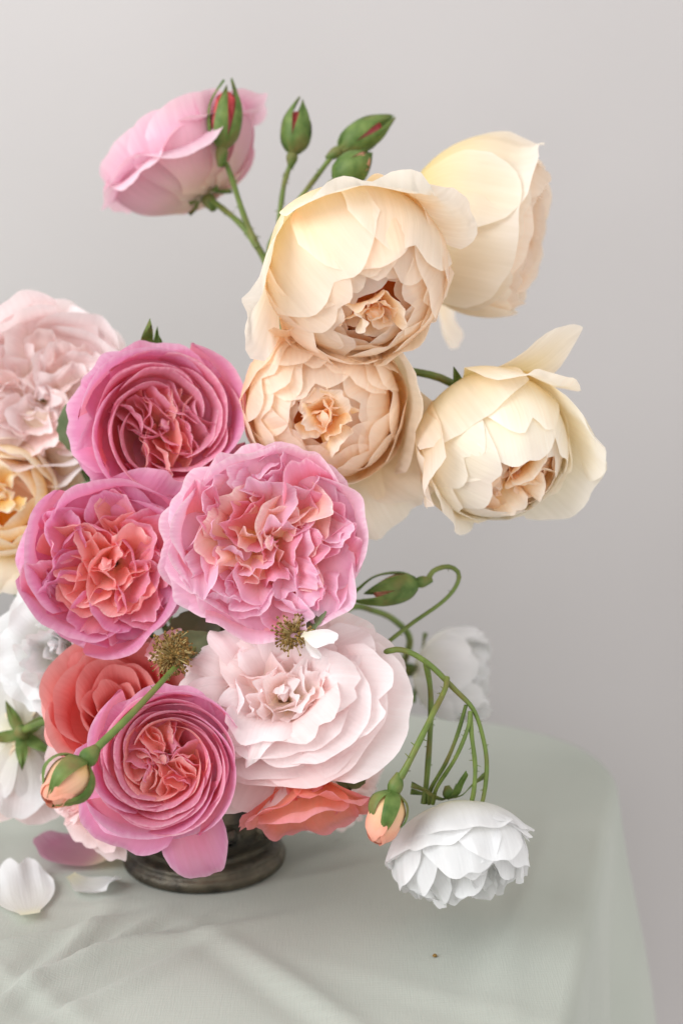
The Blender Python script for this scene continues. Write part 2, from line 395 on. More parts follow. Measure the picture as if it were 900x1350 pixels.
BOWL = ground(270, 1136)                               # middle of the bowl's foot on the cloth
def stem_to_bowl(r, pos, d, via=None, rad=.0019, mat=None, out=.03, mouth=None):
    pos = Vector(pos); d = Vector(d).normalized()
    an = U(0, 6.28); rr = U(.0, .028)
    top = Vector((BOWL.x+.01+math.cos(an)*rr, BOWL.y+math.sin(an)*rr, .075)); bot = Vector((BOWL.x-math.cos(an)*rr*.6, BOWL.y-math.sin(an)*rr*.6, .024))
    pts = [pos + d*.002, pos - d*out*.5, pos - d*out] if via is None else [pos + d*.002, pos - d*out*.4]
    if via: pts += [Vector(v) for v in via]
    pts += [top, bot]
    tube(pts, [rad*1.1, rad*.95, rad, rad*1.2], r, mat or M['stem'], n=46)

def rose(name, label, px, py, d, facing, H, roll=0.0, cat='rose', group=None, parent=None):
    """flower whose face (at height H over its base) is at the given place; returns the Empty at its base"""
    z = cdir(*facing); pos = at(px, py, d) - z*H
    r = empty(name, frame(pos, z, D2R(roll)), parent)
    if parent is None: tag(r, label, cat, group or name.replace('_', ' ')+'s arranged in the bowl')
    return r, pos, z

# ------------------------------------------------------------------ the setting: wall and draped table
def wall():
    m, nt, out = nodes_of('wall_paint')
    N, L = nt.nodes.new, nt.links.new
    tc = N('ShaderNodeTexCoord')
    n1 = N('ShaderNodeTexNoise'); n1.inputs['Scale'].default_value = 2.2; n1.inputs['Detail'].default_value = 5; L(tc.outputs['Object'], n1.inputs['Vector'])
    n2 = N('ShaderNodeTexNoise'); n2.inputs['Scale'].default_value = 240; n2.inputs['Detail'].default_value = 3; L(tc.outputs['Object'], n2.inputs['Vector'])
    ramp = N('ShaderNodeValToRGB'); ramp.color_ramp.elements[0].position = .3; ramp.color_ramp.elements[1].position = .7
    ramp.color_ramp.elements[0].color = lin('#BAB6B4'); ramp.color_ramp.elements[1].color = lin('#C1BDBB'); L(n1.outputs['Fac'], ramp.inputs[0])
    p = N('ShaderNodeBsdfPrincipled'); p.inputs['Roughness'].default_value = .75; p.inputs['Specular IOR Level'].default_value = .2
    b = N('ShaderNodeBump'); b.inputs['Strength'].default_value = .12; b.inputs['Distance'].default_value = .001; L(n2.outputs['Fac'], b.inputs['Height'])
    L(b.outputs[0], p.inputs['Normal']); L(ramp.outputs[0], p.inputs['Base Color']); L(p.outputs[0], out.inputs[0])
    y = 1.22
    V = [(-3, y, -1.2), (3, y, -1.2), (3, y, 2.4), (-3, y, 2.4), (-3, y+.1, -1.2), (3, y+.1, -1.2), (3, y+.1, 2.4), (-3, y+.1, 2.4)]
    F = [(0,1,2,3), (5,4,7,6), (4,0,3,7), (1,5,6,2), (3,2,6,7), (4,5,1,0)]
    o = link('wall', mesh_np(V, F, smooth=False), m); o['kind'] = 'structure'
wall()

def cloth_mat():
    m, nt, out = nodes_of('linen_cloth')
    N, L = nt.nodes.new, nt.links.new
    tc = N('ShaderNodeTexCoord')
    n1 = N('ShaderNodeTexNoise'); n1.inputs['Scale'].default_value = 7; n1.inputs['Detail'].default_value = 6; L(tc.outputs['Object'], n1.inputs['Vector'])
    ramp = N('ShaderNodeValToRGB'); ramp.color_ramp.elements[0].position = .3; ramp.color_ramp.elements[1].position = .72
    ramp.color_ramp.elements[0].color = lin('#ABB0A6'); ramp.color_ramp.elements[1].color = lin('#B6BAB0'); L(n1.outputs['Fac'], ramp.inputs[0])
    def weave(sc):
        mp = N('ShaderNodeMapping'); mp.inputs['Scale'].default_value = sc; L(tc.outputs['Object'], mp.inputs[0])
        w = N('ShaderNodeTexNoise'); w.inputs['Scale'].default_value = 1; w.inputs['Detail'].default_value = 2; L(mp.outputs[0], w.inputs['Vector']); return w
    a, b_ = weave((1400, 90, 400)), weave((90, 1400, 400))
    ad = N('ShaderNodeMath'); ad.operation = 'ADD'; L(a.outputs['Fac'], ad.inputs[0]); L(b_.outputs['Fac'], ad.inputs[1])
    bp = N('ShaderNodeBump'); bp.inputs['Strength'].default_value = .28; bp.inputs['Distance'].default_value = .0006; L(ad.outputs[0], bp.inputs['Height'])
    p = N('ShaderNodeBsdfPrincipled'); p.inputs['Roughness'].default_value = .85; p.inputs['Specular IOR Level'].default_value = .12
    p.inputs['Sheen Weight'].default_value = .1
    L(ramp.outputs[0], p.inputs['Base Color']); L(bp.outputs[0], p.inputs['Normal']); L(p.outputs[0], out.inputs[0])
    return m
M['cloth'] = cloth_mat()

EXv, EYv = np.array([.968, -.2505]), np.array([.2505, .968])
TX0, TX1, TY0, TY1, TR = -1.0, -.053, .22, .985, .11
def outline(n):
    """rounded rectangle of the table edge, with outward normals"""
    segs = []
    cs = [((TX1-TR, TY1-TR), 0), ((TX0+TR, TY1-TR), 90), ((TX0+TR, TY0+TR), 180), ((TX1-TR, TY0+TR), 270)]
    P = []
    for (cx, cy), a0 in cs:
        for a in np.radians(np.linspace(a0, a0+90, 14)): P.append((cx+TR*math.cos(a), cy+TR*math.sin(a)))
    P.append(P[0]); P = np.array(P)
    s = np.r_[0, np.cumsum(np.linalg.norm(np.diff(P, axis=0), axis=1))]
    u = np.linspace(0, s[-1], n, endpoint=False)
    Q = np.stack([np.interp(u, s, P[:, k]) for k in (0, 1)], 1)
    T = np.roll(Q, -1, 0) - np.roll(Q, 1, 0); T /= np.linalg.norm(T, axis=1)[:, None]
    return Q, np.stack([T[:, 1], -T[:, 0]], 1), u
def crease(x, y, x0, y0, ang, ln, wd, h):
    c, s = math.cos(ang), math.sin(ang); a = (x-x0)*c+(y-y0)*s; b = -(x-x0)*s+(y-y0)*c
    b = b + .25*ln*np.sin(a/ln*1.7)*.15
    return h*np.exp(-(a/ln)**2)*(np.exp(-(b/wd)**2) - .5*np.exp(-((b-wd*1.6)/wd/1.3)**2))
def cloth_height(x, y):
    r = np.hypot(x-BOWL.x, y-BOWL.y)
    z = .0006*np.sin(x*41+y*17)+.0006*np.sin(x*23-y*37+1)
    R_ = random.Random(5)
    for i in range(46):
        x0, y0 = R_.uniform(-.42, .16), R_.uniform(.42, .98)
        z = z + crease(x, y, x0, y0, R_.choice((R_.gauss(.35, .3), R_.gauss(2.2, .4), R_.gauss(1.3, .3))), R_.uniform(.03, .09), R_.uniform(.0035, .008), R_.uniform(.0008, .0026))
    for (px, py, ang, ln, wd, h) in [(395, 1135, .55, .05, .005, .0032), (415, 1120, .7, .05, .004, .0026), (380, 1160, .45, .05, .005, .0022), (110, 1265, 1.0, .05, .006, .0045), (170, 1250, .8, .045, .005, .0035),
                                     (60, 1275, 1.25, .05, .006, .004), (230, 1240, .5, .05, .006, .003), (25, 1085, .1, .08, .010, .006), (400, 1310, 2.3, .07, .008, .003), (130, 1320, .9, .06, .007, .004), (690, 1190, 1.35, .10, .010, .003), (60, 1235, .55, .05, .006, .0035)]:
        g = ground(px, py); z = z + crease(x, y, g.x, g.y, ang, ln, wd*.85, h*1.3)
    flat = sstep(.042, .075, r)
    return np.maximum(z, -.0035)*flat + .0002
def cloth():
    n = 420
    Q, Nn, u = outline(n)
    cx, cy = (TX0+TX1)/2, (TY0+TY1)/2
    rows = []
    for f in 1-(1-np.linspace(0, 1, 120))**1.6:
        f = max(f, .004)
        p = np.stack([cx+(Q[:, 0]-cx)*f, cy+(Q[:, 1]-cy)*f], 1)
        rows.append((p, np.zeros(n), f))
    b = .008
    ang = (u/u[-1]*2*math.pi)
    foldw = np.sin(ang*23+.6)*.5 + .35*np.sin(ang*41+1.9) + .25*np.sin(ang*11)
    corner = np.zeros(n)
    for c in ((TX1-.03, TY1-.03), (TX0+.03, TY1-.03), (TX0+.03, TY0+.03), (TX1-.03, TY0+.03)):
        corner = np.maximum(corner, np.exp(-(np.hypot(Q[:, 0]-c[0], Q[:, 1]-c[1])/.10)**2))
    for a in np.radians([15, 30, 45, 60, 75]):
        rows.append((Q+Nn*(b*math.sin(a)), np.full(n, -b*(1-math.cos(a))), 2))
    for dz in np.r_[.02, .035, .05, np.linspace(.07, .5, 30)]:
        k = dz/.5
        o = b + dz*(.03+.11*corner) + foldw*(.022*sstep(0, .5, k)*(1-.4*corner)) + .012*sstep(.02, .3, k)*corner
        rows.append((Q+Nn*np.maximum(o, b*.9)[:, None], np.full(n, -dz), 2))
    V = []
    for p, z, f in rows:
        W = p[:, :1]*EXv + p[:, 1:]*EYv
        if f <= 1:
            zz = cloth_height(W[:, 0], W[:, 1])*(1-.0*f)
        else: zz = z + cloth_height(W[:, 0], W[:, 1])*np.exp(z/.02)
        V.append(np.column_stack([W, zz]))
    V = np.vstack(V)
    o = link('tablecloth', mesh_np(V, grid_faces(n, len(rows), True)), M['cloth'])
    tag(o, 'pale grey green linen cloth draped over the table with rounded corner', 'tablecloth')
cloth()

# ------------------------------------------------------------------ the pewter bowl
M['pewter'] = plain_mat('tarnished_pewter', '#2C2926', '#68604F', 70, .42, .5, bump=.8, metal=.55, dist=.003, detail=9)
def bowl():
    b = empty('footed_bowl', Matrix.Translation((BOWL.x, BOWL.y, .0006)))
    tag(b, 'dark tarnished metal footed bowl holding the roses', 'bowl')
    k = 1.0
    foot = [(.0005, .0045), (.030, .0045), (.036, .003), (.0395, .0005), (.0430, 0), (.0448, .0018), (.0452, .0045), (.0440, .0068), (.0426, .0078), (.0428, .0092), (.0424, .0108), (.0400, .0120), (.0385, .0128)]
    lathe(foot, b, M['pewter'], 'foot', 72)
    body = [(.0384, .0126), (.0392, .0140), (.0384, .0154), (.0388, .0170), (.0412, .0195), (.0440, .0225), (.0470, .027), (.0496, .033), (.0516, .0395), (.0522, .0405), (.0530, .0408), (.0536, .0415), (.0536, .0425), (.0532, .0434), (.0540, .050), (.0552, .057),
            (.0560, .0625), (.0574, .0640), (.0582, .066), (.0578, .068), (.0562, .0690), (.0548, .0680), (.0540, .062), (.0520, .047), (.0490, .036), (.0440, .026), (.0360, .020), (.0200, .0165), (.0005, .016)]
    lathe(body, b, M['pewter'], 'body', 72)
    for i in range(14):                                # embossed rosettes round the body
        a = 2*math.pi*(i+.3)/14
        zc, rc = .031, .0490
        nrm = Vector((math.cos(a)*.8, math.sin(a)*.8, -.6)).normalized()
        m = frame(Vector((math.cos(a)*rc, math.sin(a)*rc, zc)), nrm)
        V = [np.array([0, 0, .0019])]
        rows = [(.0014, .0026), (.0024, .0010), (.0038, .0024), (.0056, .0018), (.0068, -.0016)]
        ns = 24; an = np.linspace(0, 2*np.pi, ns, endpoint=False)
        VV = []
        for j, (r_, z_) in enumerate(rows):
            rr = r_*(1+(.14*np.cos(6*an) if j >= 2 else 0))
            VV.append(np.stack([rr*np.cos(an), rr*np.sin(an), np.full(ns, z_)], 1))
        VV = np.vstack(VV); A = np.array(m); VV = VV @ A[:3, :3].T + A[:3, 3]
        link('rosette', mesh_np(VV, grid_faces(ns, len(rows), True)), M['pewter'], b)
bowl()

# ------------------------------------------------------------------ deep pink roses
def dish_rings(r, mats, R, rows, ruf=.02, spin=1, ph0=0, wf=1.5, lean0=.10):
    """rings of upright petals that open like a dish: each ring is lower and leans outwards, one side tucked under the next"""
    for i, (Rr, H, n) in enumerate(rows):
        cup_ring(r, mats[min(i, len(mats)-1)], n, R*Rr, R*H, ph=ph0+i*49, lean=lean0, ruf=R*ruf, wf=wf, tipcurl=R*U(.01, .05), jh=.05, jr=.03, rf=1.3, twist=spin*U(.10, .24))

def rose_front():
    R = .0312
    r, pos, z = rose('pink_rose', 'deep pink rose with tightly swirled coral heart, its lower petals hanging over the bowl', 214, 1008, .648, (.05, .02, 1), .030)
    o, mid, inn = M['lilac'], M['pink'], M['coralpink']
    for ph, L, w, rise, dr in [(-95, 1.18, .72, .42, .30), (-150, 1.34, .8, .38, .25), (-35, 1.0, .7, .58, .1), (30, 1.02, .7, .66, .05), (85, 1.06, .72, .66, .06), (150, .98, .7, .62, .05), (200, 1.02, .6, .55, .12)]:
        guard(r, o, ph, R, L, rise, dr, w, zb=-.004, k=(12, 10))
    guard(r, o, -72, R, 1.92, .22, .45, .62, zb=-.006, k=(6, 2), tip=.5, tipp=2.0, belly=.75)
    guard(r, o, -122, R, 1.55, .3, .35, .75, zb=-.006, k=(8, 4))
    dish_rings(r, [o, mid, mid, mid, mid, inn], R, [(.98, .86, 4), (.89, .86, 4), (.80, .83, 4), (.71, .79, 5), (.62, .74, 5), (.54, .68, 5)], ruf=.014)
    quarters(r, [inn, inn, mid], R, R*.66, 4, 8, .04, .54, R*.22, beta=75, depth=.25, ruf=.025)
    hip(r); stem_to_bowl(r, pos, z, mat=M['stemshade'])
rose_front()

def rose_upper():
    R = .0362
    r, pos, z = rose('pink_rose', 'deep pink rose with nested petals between the pale blush rose and the apricot rose', 224, 556, .705, (.30, .04, 1), .036)
    o, mid, inn = M['lilac'], M['pink'], M['coralpink']
    for ph, L, w, rise, dr in [(178, 1.22, .72, .45, .2), (140, 1.2, .6, .55, .1), (95, 1.12, .72, .6, .05), (50, 1.08, .7, .62, .05), (5, .98, .7, .62, .05), (-45, 1.0, .7, .6, .05), (-95, 1.1, .7, .5, .1), (-140, 1.15, .7, .45, .15), (215, 1.2, .6, .42, .12)]:
        guard(r, o, ph, R, L, rise, dr, w, zb=-.003, k=(12, 9))
    dish_rings(r, [o, mid, mid, mid, mid, inn], R, [(.97, .90, 4), (.88, .90, 4), (.79, .88, 4), (.70, .84, 5), (.62, .79, 5)], ruf=.022, spin=-1, ph0=20)
    quarters(r, [inn, mid, mid], R, R*.78, 4, 9, .04, .64, R*.25, beta=58, depth=.2, ruf=.02)
    hip(r); stem_to_bowl(r, pos, z, mat=M['stemshade'])
    for ph in (92, 99): petal(r, M['sepal'], D2R(ph), [(.03, .004), (.040, .006), (.046, .007), (.0515, .005+.003*(ph-92))], .0032, k=(60, 40), pointed=True, base=.3, nu=9, nv=12, ruf=.002, name='sepal')
rose_upper()

def rose_left():
    R = .0378
    r, pos, z = rose('pink_rose', 'pink rose with ruffled salmon heart above the coral rose, touching the big lilac pink rose', 138, 746, .690, (.08, -.02, 1), .034)
    o, mid, inn = M['lilac'], M['pink'], M['coralpink']
    for ph, L, w, rise, dr in [(185, 1.12, .7, .35, .2), (135, 1.05, .7, .5, .1), (95, 1.0, .72, .6, .05), (10, .98, .7, .6, .05), (-40, 1.02, .7, .55, .05), (-90, 1.08, .7, .5, .1), (-135, 1.04, .7, .42, .12), (-165, 1.08, .6, .4, .1)]:
        guard(r, o, ph, R, L, rise, dr, w, zb=-.003, k=(12, 9))
    guard(r, o, 52, R, 1.36, .58, .0, .66, zb=-.004, k=(8, 4))
    dish_rings(r, [o, mid, mid, mid], R, [(.97, .86, 5)], ruf=.045, ph0=20)
    heart(r, [inn, inn, mid], 52, R, R*.84, R*.25, .90, ruf=.038, bmax=66, wmin=.26, wmax=.44, dep=.22, outer=[mid, mid, o])
    hip(r); stem_to_bowl(r, pos, z, mat=M['stemshade'])
rose_left()

def rose_big():
    R = .0415
    r, pos, z = rose('pink_rose', 'big pale lilac pink rose with frilled cream tinted heart in front of the apricot rose', 357, 716, .660, (.10, .0, 1), .036)
    o, mid, inn = M['palelilac'], M['rosecream'], M['rosecream']
    for ph, L, w, rise, dr in [(180, 1.16, .6, .4, .2), (150, 1.12, .55, .5, .15), (112, 1.08, .55, .6, .05), (70, 1.08, .6, .62, .05), (35, 1.06, .6, .58, .05), (0, 1.06, .6, .55, .08), (-38, 1.02, .6, .55, .05), (-80, 1.0, .6, .55, .05), (-120, 1.02, .6, .5, .1), (-158, 1.16, .58, .35, .2), (205, 1.2, .5, .3, .2)]:
        guard(r, o, ph, R, L, rise, dr, w, zb=-.003, k=(12, 9), ruf=R*.04)
    dish_rings(r, [o, o, [o, M['pink']], [o, mid]], R, [(.98, .80, 7)], ruf=.06, ph0=10, wf=1.35)
    heart(r, [M['pink'], M['palelilac'], inn, inn], 66, R, R*.82, R*.25, .92, ruf=.045, bmax=64, wmin=.2, wmax=.38, dep=.22, outer=[o, o, M['pink']])
    hip(r); stem_to_bowl(r, pos, z, mat=M['stemshade'])
rose_big()

# ------------------------------------------------------------------ peach, apricot and cream globe roses
def sprof(S, zc, a0, a1, ez=1.0, tail=()):
    """centre line up the ball from a0 to a1 degrees off the facing axis, then the tail points (in units of S from the axis / ball centre)"""
    p = [(S*math.sin(a), zc + S*ez*math.cos(a)) for a in np.radians(np.linspace(a0, a1, 6))]
    return p + [(S*x, zc + S*y) for x, y in tail]

def peach_top():
    S = .0415
    r, pos, z = rose('peach_rose', 'large cream and peach globe rose topping the bouquet, a rolled yellow petal along its crown', 500, 424, .662, (.24, -.66, .70), 1.95*S)
    P_, A = M['peach'], M['apricot']
    for S_, rim, n, m_, wf, ph in [(1.0, 33, 5, P_, 1.15, 25), (.95, 27, 5, P_, 1.15, 60), (.90, 23, 4, P_, 1.15, 10), (.84, 21, 4, P_, 1.15, 45), (.77, 20, 4, A, 1.2, 0)]:
        shell_ring(r, m_, n, S*S_, rim, ph=ph, zc=S, wf=wf, ja=8, jp=14, ruf=S*.03, rf=U(1.5, 2.4), notch=U(.02, .12))
    heart(r, [A, A, P_], 11, S, S*1.88, S*1.62, .30, ruf=.025, wmin=.16, wmax=.28, dep=-.02, bmax=55)
    # outer petals: a broad one down the left shoulder, one right, then the rolled and drooping ones
    c = M['cream']
    petal(r, c, D2R(135), sprof(S*1.05, S, 168, 34), .039, k=(22, 20), tip=.22, notch=.06, ruf=.0012)
    petal(r, c, D2R(55), sprof(S*1.06, S, 168, 46), .035, k=(22, 19), tip=.2, notch=.08, ruf=.0012)
    petal(r, P_, D2R(95), sprof(S*1.03, S, 168, 38), .031, k=(22, 20), tip=.25, ruf=.001)
    petal(r, c, D2R(86), sprof(S*1.08, S, 168, 104, tail=[(1.10, .02), (1.16, .16), (1.24, .22), (1.31, .14)]), .040, k=(20, 12), tip=.22, notch=.05, ruf=.0018, rf=1.6)
    petal(r, c, D2R(176), sprof(S*1.09, S, 168, 92, tail=[(1.14, .3), (1.24, .55), (1.32, .7), (1.36, .62)]), .034, k=(18, 14), tip=.25, ruf=.002, curl=.004)
    petal(r, P_, D2R(205), sprof(S*1.04, S, 168, 46), .034, k=(20, 17), tip=.25, ruf=.002)
    petal(r, P_, D2R(2), sprof(S*1.05, S, 168, 58), .036, k=(20, 17), tip=.25, ruf=.002)
    petal(r, P_, D2R(-48), sprof(S*1.04, S, 168, 50), .036, k=(20, 17), tip=.22, ruf=.002)
    petal(r, P_, D2R(-100), sprof(S*1.03, S, 168, 45), .036, k=(20, 17), tip=.22, ruf=.002)
    petal(r, P_, D2R(-145), sprof(S*1.03, S, 168, 50), .03, k=(18, 14), tip=.22, ruf=.002)
    petal(r, P_, D2R(38), sprof(S*1.1, S, 168, 100, tail=[(1.16, .12), (1.28, .2), (1.38, .14)]), .026, k=(15, 8), tip=.25, ruf=.002)
    hip(r); stem_to_bowl(r, pos, z, via=[at(420, 300, .78), at(372, 440, .77)], mat=M['stem'])
    sepals(r, 5, .022, .0035, zb=-.001, rise=-.2)
peach_top()

def apricot_mid():
    S = .0405
    r, pos, z = rose('apricot_rose', 'round apricot rose with overlapping shell petals between the pink roses and hanging ivory rose', 428, 554, .690, (.02, -.30, 1), 1.8*S)
    P_, A = M['peach'], M['apricot']
    for S_, rim, n, m_, ph in [(1.02, 70, 4, A, 25), (1.0, 60, 5, P_, 60), (.955, 50, 5, P_, 10), (.905, 41, 5, P_, 45), (.85, 31, 5, P_, 0), (.79, 24, 5, P_, 30), (.72, 20, 4, A, 0)]:
        shell_ring(r, m_, n, S*S_, rim, ph=ph, zc=S, wf=1.2, notch=U(.03, .13), ja=7, jp=14, ruf=S*.03, rf=U(1.5, 2.4))
    heart(r, [A, P_], 12, S, S*1.85, S*1.58, .30, ruf=.025, wmin=.16, wmax=.28, dep=-.02, bmax=55)
    petal(r, A, D2R(102), sprof(S*1.06, S, 168, 75, tail=[(1.08, .5), (1.14, .72)]), .026, k=(16, 10), ruf=.002)
    petal(r, M['cream'], D2R(0), sprof(S*1.08, S, 168, 80, tail=[(1.08, .35), (1.06, .6)]), .036, k=(18, 12), ruf=.002)
    petal(r, M['cream'], D2R(-62), sprof(S*1.08, S, 168, 100, tail=[(1.28, .0), (1.52, .04), (1.7, -.05)]), .030, k=(10, 3), ruf=.003)
    petal(r, M['cream'], D2R(-30), sprof(S*1.08, S, 168, 100, tail=[(1.25, .1), (1.45, .14), (1.6, .1)]), .030, k=(10, 4), ruf=.003)
    hip(r); stem_to_bowl(r, pos, z, mat=M['stemshade'])
apricot_mid()

def ivory_hanging():
    S = .0375
    r, pos, z = rose('ivory_rose', 'nodding ivory rose on an arched stem, one petal standing up like a sail', 688, 638, .700, (.36, -.62, .66), 1.78*S)
    I_, A = M['ivory'], M['apricot']
    for S_, rim, n, m_, ph in [(1.0, 40, 5, I_, 65), (.95, 30, 5, I_, 100), (.89, 27, 4, I_, 40), (.82, 26, 4, [I_, A], 0), (.74, 25, 4, A, 30)]:
        shell_ring(r, m_, n, S*S_, rim, ph=ph, zc=S, wf=1.15, ja=9, jp=14, ruf=S*.03, notch=U(.02, .1))
    heart(r, [A, A, M['peach']], 10, S, S*1.80, S*1.5, .36, ruf=.025, wmin=.2, wmax=.32, dep=-.02)
    petal(r, M['cream'], D2R(118), sprof(S*1.04, S, 168, 72), .034, k=(20, 18), tip=.2, ruf=.0012)
    petal(r, M['cream'], D2R(62), sprof(S*1.08, S, 168, 112, tail=[(1.12, .1), (1.22, .22), (1.3, .2)]), .030, k=(14, 6), tip=.25, ruf=.002)
    petal(r, M['cream'], D2R(52), sprof(S*1.1, S, 168, 125, tail=[(1.12, -.4), (1.34, -.35), (1.58, -.3), (1.8, -.22)]), .0150, k=(30, 24), tip=.45, tipp=2.2, ruf=.0015)
    petal(r, I_, D2R(12), sprof(S*1.06, S, 168, 85, tail=[(1.05, .4), (1.05, .7), (1.06, .9)]), .030, k=(18, 12), ruf=.002)
    petal(r, I_, D2R(-25), sprof(S*1.04, S, 168, 80, tail=[(1.08, .5), (1.16, .8)]), .034, k=(18, 12), ruf=.002)
    petal(r, M['peach'], D2R(172), sprof(S*1.06, S, 168, 90, tail=[(1.12, .3), (1.2, .5), (1.24, .66)]), .022, k=(24, 16), ruf=.003)
    petal(r, I_, D2R(-100), sprof(S*1.0, S, 168, 60), .034, k=(18, 14), ruf=.002)
    petal(r, I_, D2R(-150), sprof(S*1.03, S, 168, 70, tail=[(1.05, .6)]), .03, k=(18, 14), ruf=.002)
    sepals(r, 5, .022, .003, ph=100, rise=-.1); hip(r)
    tube([pos + z*.001, pos - z*.008, at(603, 511, .742), at(580, 498, .742), at(545, 490, .74), at(505, 488, .738), at(450, 510, .755), at(380, 700, .76), (BOWL.x+.02, BOWL.y+.01, .075), (BOWL.x+.01, BOWL.y, .024)],
         [.0022, .0019, .0019, .002, .0024], r, M['stem'], n=60)
ivory_hanging()

def cream_back():
    S = .0460
    r, pos, z = rose('cream_rose', 'cream rose seen from the side behind the large peach rose', 724, 318, .775, (.90, -.20, .22), 1.75*S)
    c, P_ = M['cream'], M['peach']
    for S_, rim, n, m_, ph in [(1.02, 62, 5, c, 25), (.98, 55, 5, c, 60), (.92, 48, 5, P_, 10), (.85, 44, 5, P_, 45), (.76, 42, 6, P_, 0), (.64, 40, 5, P_, 0), (.5, 36, 5, P_, 0)]:
        shell_ring(r, m_, n, S*S_, rim, ph=ph, zc=S, wf=1.2)
    petal(r, c, D2R(100), sprof(S*1.06, S, 168, 72, tail=[(1.06, .5)]), .044, k=(18, 12), ruf=.002)
    petal(r, c, D2R(150), sprof(S*1.07, S, 168, 80, tail=[(1.02, .5)]), .044, k=(18, 14), ruf=.002)
    petal(r, M['peach'], D2R(-75), sprof(S*1.08, S, 168, 125, tail=[(1.3, -.55), (1.75, -.5), (2.05, -.35)]), .015, k=(20, 15), tip=.4, ruf=.003)
    hip(r); stem_to_bowl(r, pos, z, via=[at(560, 360, .80), at(480, 480, .79)], mat=M['stemshade'])
cream_back()

def yellow_left():
    S = .032
    r, pos, z = rose('yellow_rose', 'pale yellow rose with golden heart tucked under the blush rose beside the ruffled pink rose', 2, 652, .760, (.25, .05, 1), 1.6*S)
    y, c = M['yellow'], M['cream']
    for S_, rim, n, m_, ph in [(1.0, 62, 4, c, 25), (.9, 52, 4, y, 60), (.78, 44, 4, y, 10), (.64, 36, 4, y, 45)]:
        shell_ring(r, m_, n, S*S_, rim, ph=ph, zc=S, wf=1.2)
    heart(r, [y], 7, S, S*1.55, S*1.25, .45, ruf=.04, wmin=.16, wmax=.3, dep=.1)
    for ph in (-12, -55, 30, -95):
        petal(r, c, D2R(ph), sprof(S*1.06, S, 168, 95, tail=[(1.2, .1), (1.42, .1), (1.52, -.05)]), .034, k=(12, 5), ruf=.003)
    hip(r); stem_to_bowl(r, pos, z, mat=M['stemshade'])
yellow_left()

# ------------------------------------------------------------------ blush roses
def blush_left():
    R = .0475
    r, pos, z = rose('blush_rose', 'pale blush pink rose with frilly petals beside the deep pink rose, above the yellow rose', 55, 512, .775, (.18, .10, 1), .034)
    b, p_ = M['paleblush'], M['blush']
    for ph, L, w, rise, dr in [(180, 1.1, .7, .4, .2), (135, 1.1, .7, .45, .1), (95, 1.05, .7, .5, .1), (55, 1.05, .7, .5, .1), (20, 1.02, .6, .5, .1), (-25, 1.08, .6, .4, .1), (-65, 1.18, .7, .35, .1), (-100, 1.22, .75, .35, .1), (-140, 1.15, .7, .4, .1)]:
        guard(r, b, ph, R, L, rise, dr, w, zb=-.003, k=(12, 8), ruf=R*.04)
    dish_rings(r, [b, b], R, [(.93, .80, 6), (.83, .82, 6)], ruf=.06, wf=1.3)
    heart(r, [b, b, b, p_], 40, R, R*.80, R*.28, .70, ruf=.06, bmax=70, wmin=.22, wmax=.36)
    hip(r); stem_to_bowl(r, pos, z, mat=M['stemshade'])
blush_left()

def blush_front():
    R = .0455
    r, pos, z = rose('blush_rose', 'wide open pale blush rose with loose shaggy petals below the big lilac pink rose', 374, 912, .676, (-.10, .42, .90), .030)
    b, p_ = M['paleblush'], M['blush']
    # broad outer petals: the right side and the near lip sweep up, the far side lies back, two spill down to the left
    for ph, L, w, rise, dr in [(-12, 1.24, .80, .42, -.05), (14, 1.2, .70, .30, .0), (40, 1.18, .66, .25, .05), (-38, .98, .80, .52, -.1), (-68, .82, .84, .52, -.1), (-100, .90, .84, .48, -.08), (72, 1.05, .66, .3, .1), (105, 1.0, .66, .35, .1), (140, 1.05, .66, .4, .1), (172, 1.1, .62, .42, .1), (-165, 1.05, .6, .45, .05)]:
        guard(r, b, ph+U(-5, 5), R, L, rise, dr, w, zb=-.004, k=(13, 11), ruf=R*.03)
    guard(r, b, -118, R, 1.14, .30, .05, .66, zb=-.006, k=(11, 9), ruf=R*.03)
    guard(r, b, -142, R, 1.30, .15, .08, .60, zb=-.006, k=(11, 9), ruf=R*.03)
    for ph, L, w, rise, dr in [(-5, 1.05, .6, .66, -.08), (24, 1.0, .5, .6, -.05), (-34, .88, .66, .72, -.1), (-75, .72, .70, .76, -.12), (-112, .78, .66, .72, -.1), (-145, .92, .5, .68, -.05), (60, .86, .5, .6, .05), (105, .84, .5, .64, .1), (138, .90, .5, .66, .12), (170, .95, .45, .64, .12), (200, .86, .45, .66, .1)]:
        guard(r, rng.choice([b, b, p_]), ph+U(-7, 7), R, L, rise, dr, w, zb=-.002, k=(18, 15), ruf=R*.04, skew=U(-.12, .12), notch=U(0, .12))
    for ph, L, w, rise in [(0, .74, .42, .84), (-50, .66, .5, .92), (-100, .64, .46, .9), (50, .62, .4, .8), (115, .64, .36, .82), (150, .68, .34, .8), (200, .66, .34, .8), (85, .56, .36, .84)]:
        guard(r, rng.choice([b, b, p_]), ph+U(-10, 10), R, L, rise, U(-.1, .1), w, zb=0, k=(24*U(.5, 1.2), 24*U(.3, 1.2)), ruf=R*.05, skew=U(-.15, .15), notch=U(0, .14))
    for ph, L, w, rise, dr in [(152, 1.02, .26, .80, .28), (172, 1.12, .3, .72, .34), (190, 1.0, .26, .80, .3), (214, .96, .28, .78, .3), (130, .92, .3, .84, .2), (240, .8, .26, .85, .2)]:
        guard(r, b, ph, R, L, rise, dr, w, zb=0, k=(24, 30), ruf=R*.05, skew=U(-.2, .2), notch=U(0, .15))
    heart(r, [b, b, p_], 18, R, R*.90, R*.5, .46, ruf=.05, bmax=60, wmin=.22, wmax=.42, dep=.15)
    hip(r); stem_to_bowl(r, pos, z, mat=M['stemshade'])
blush_front()

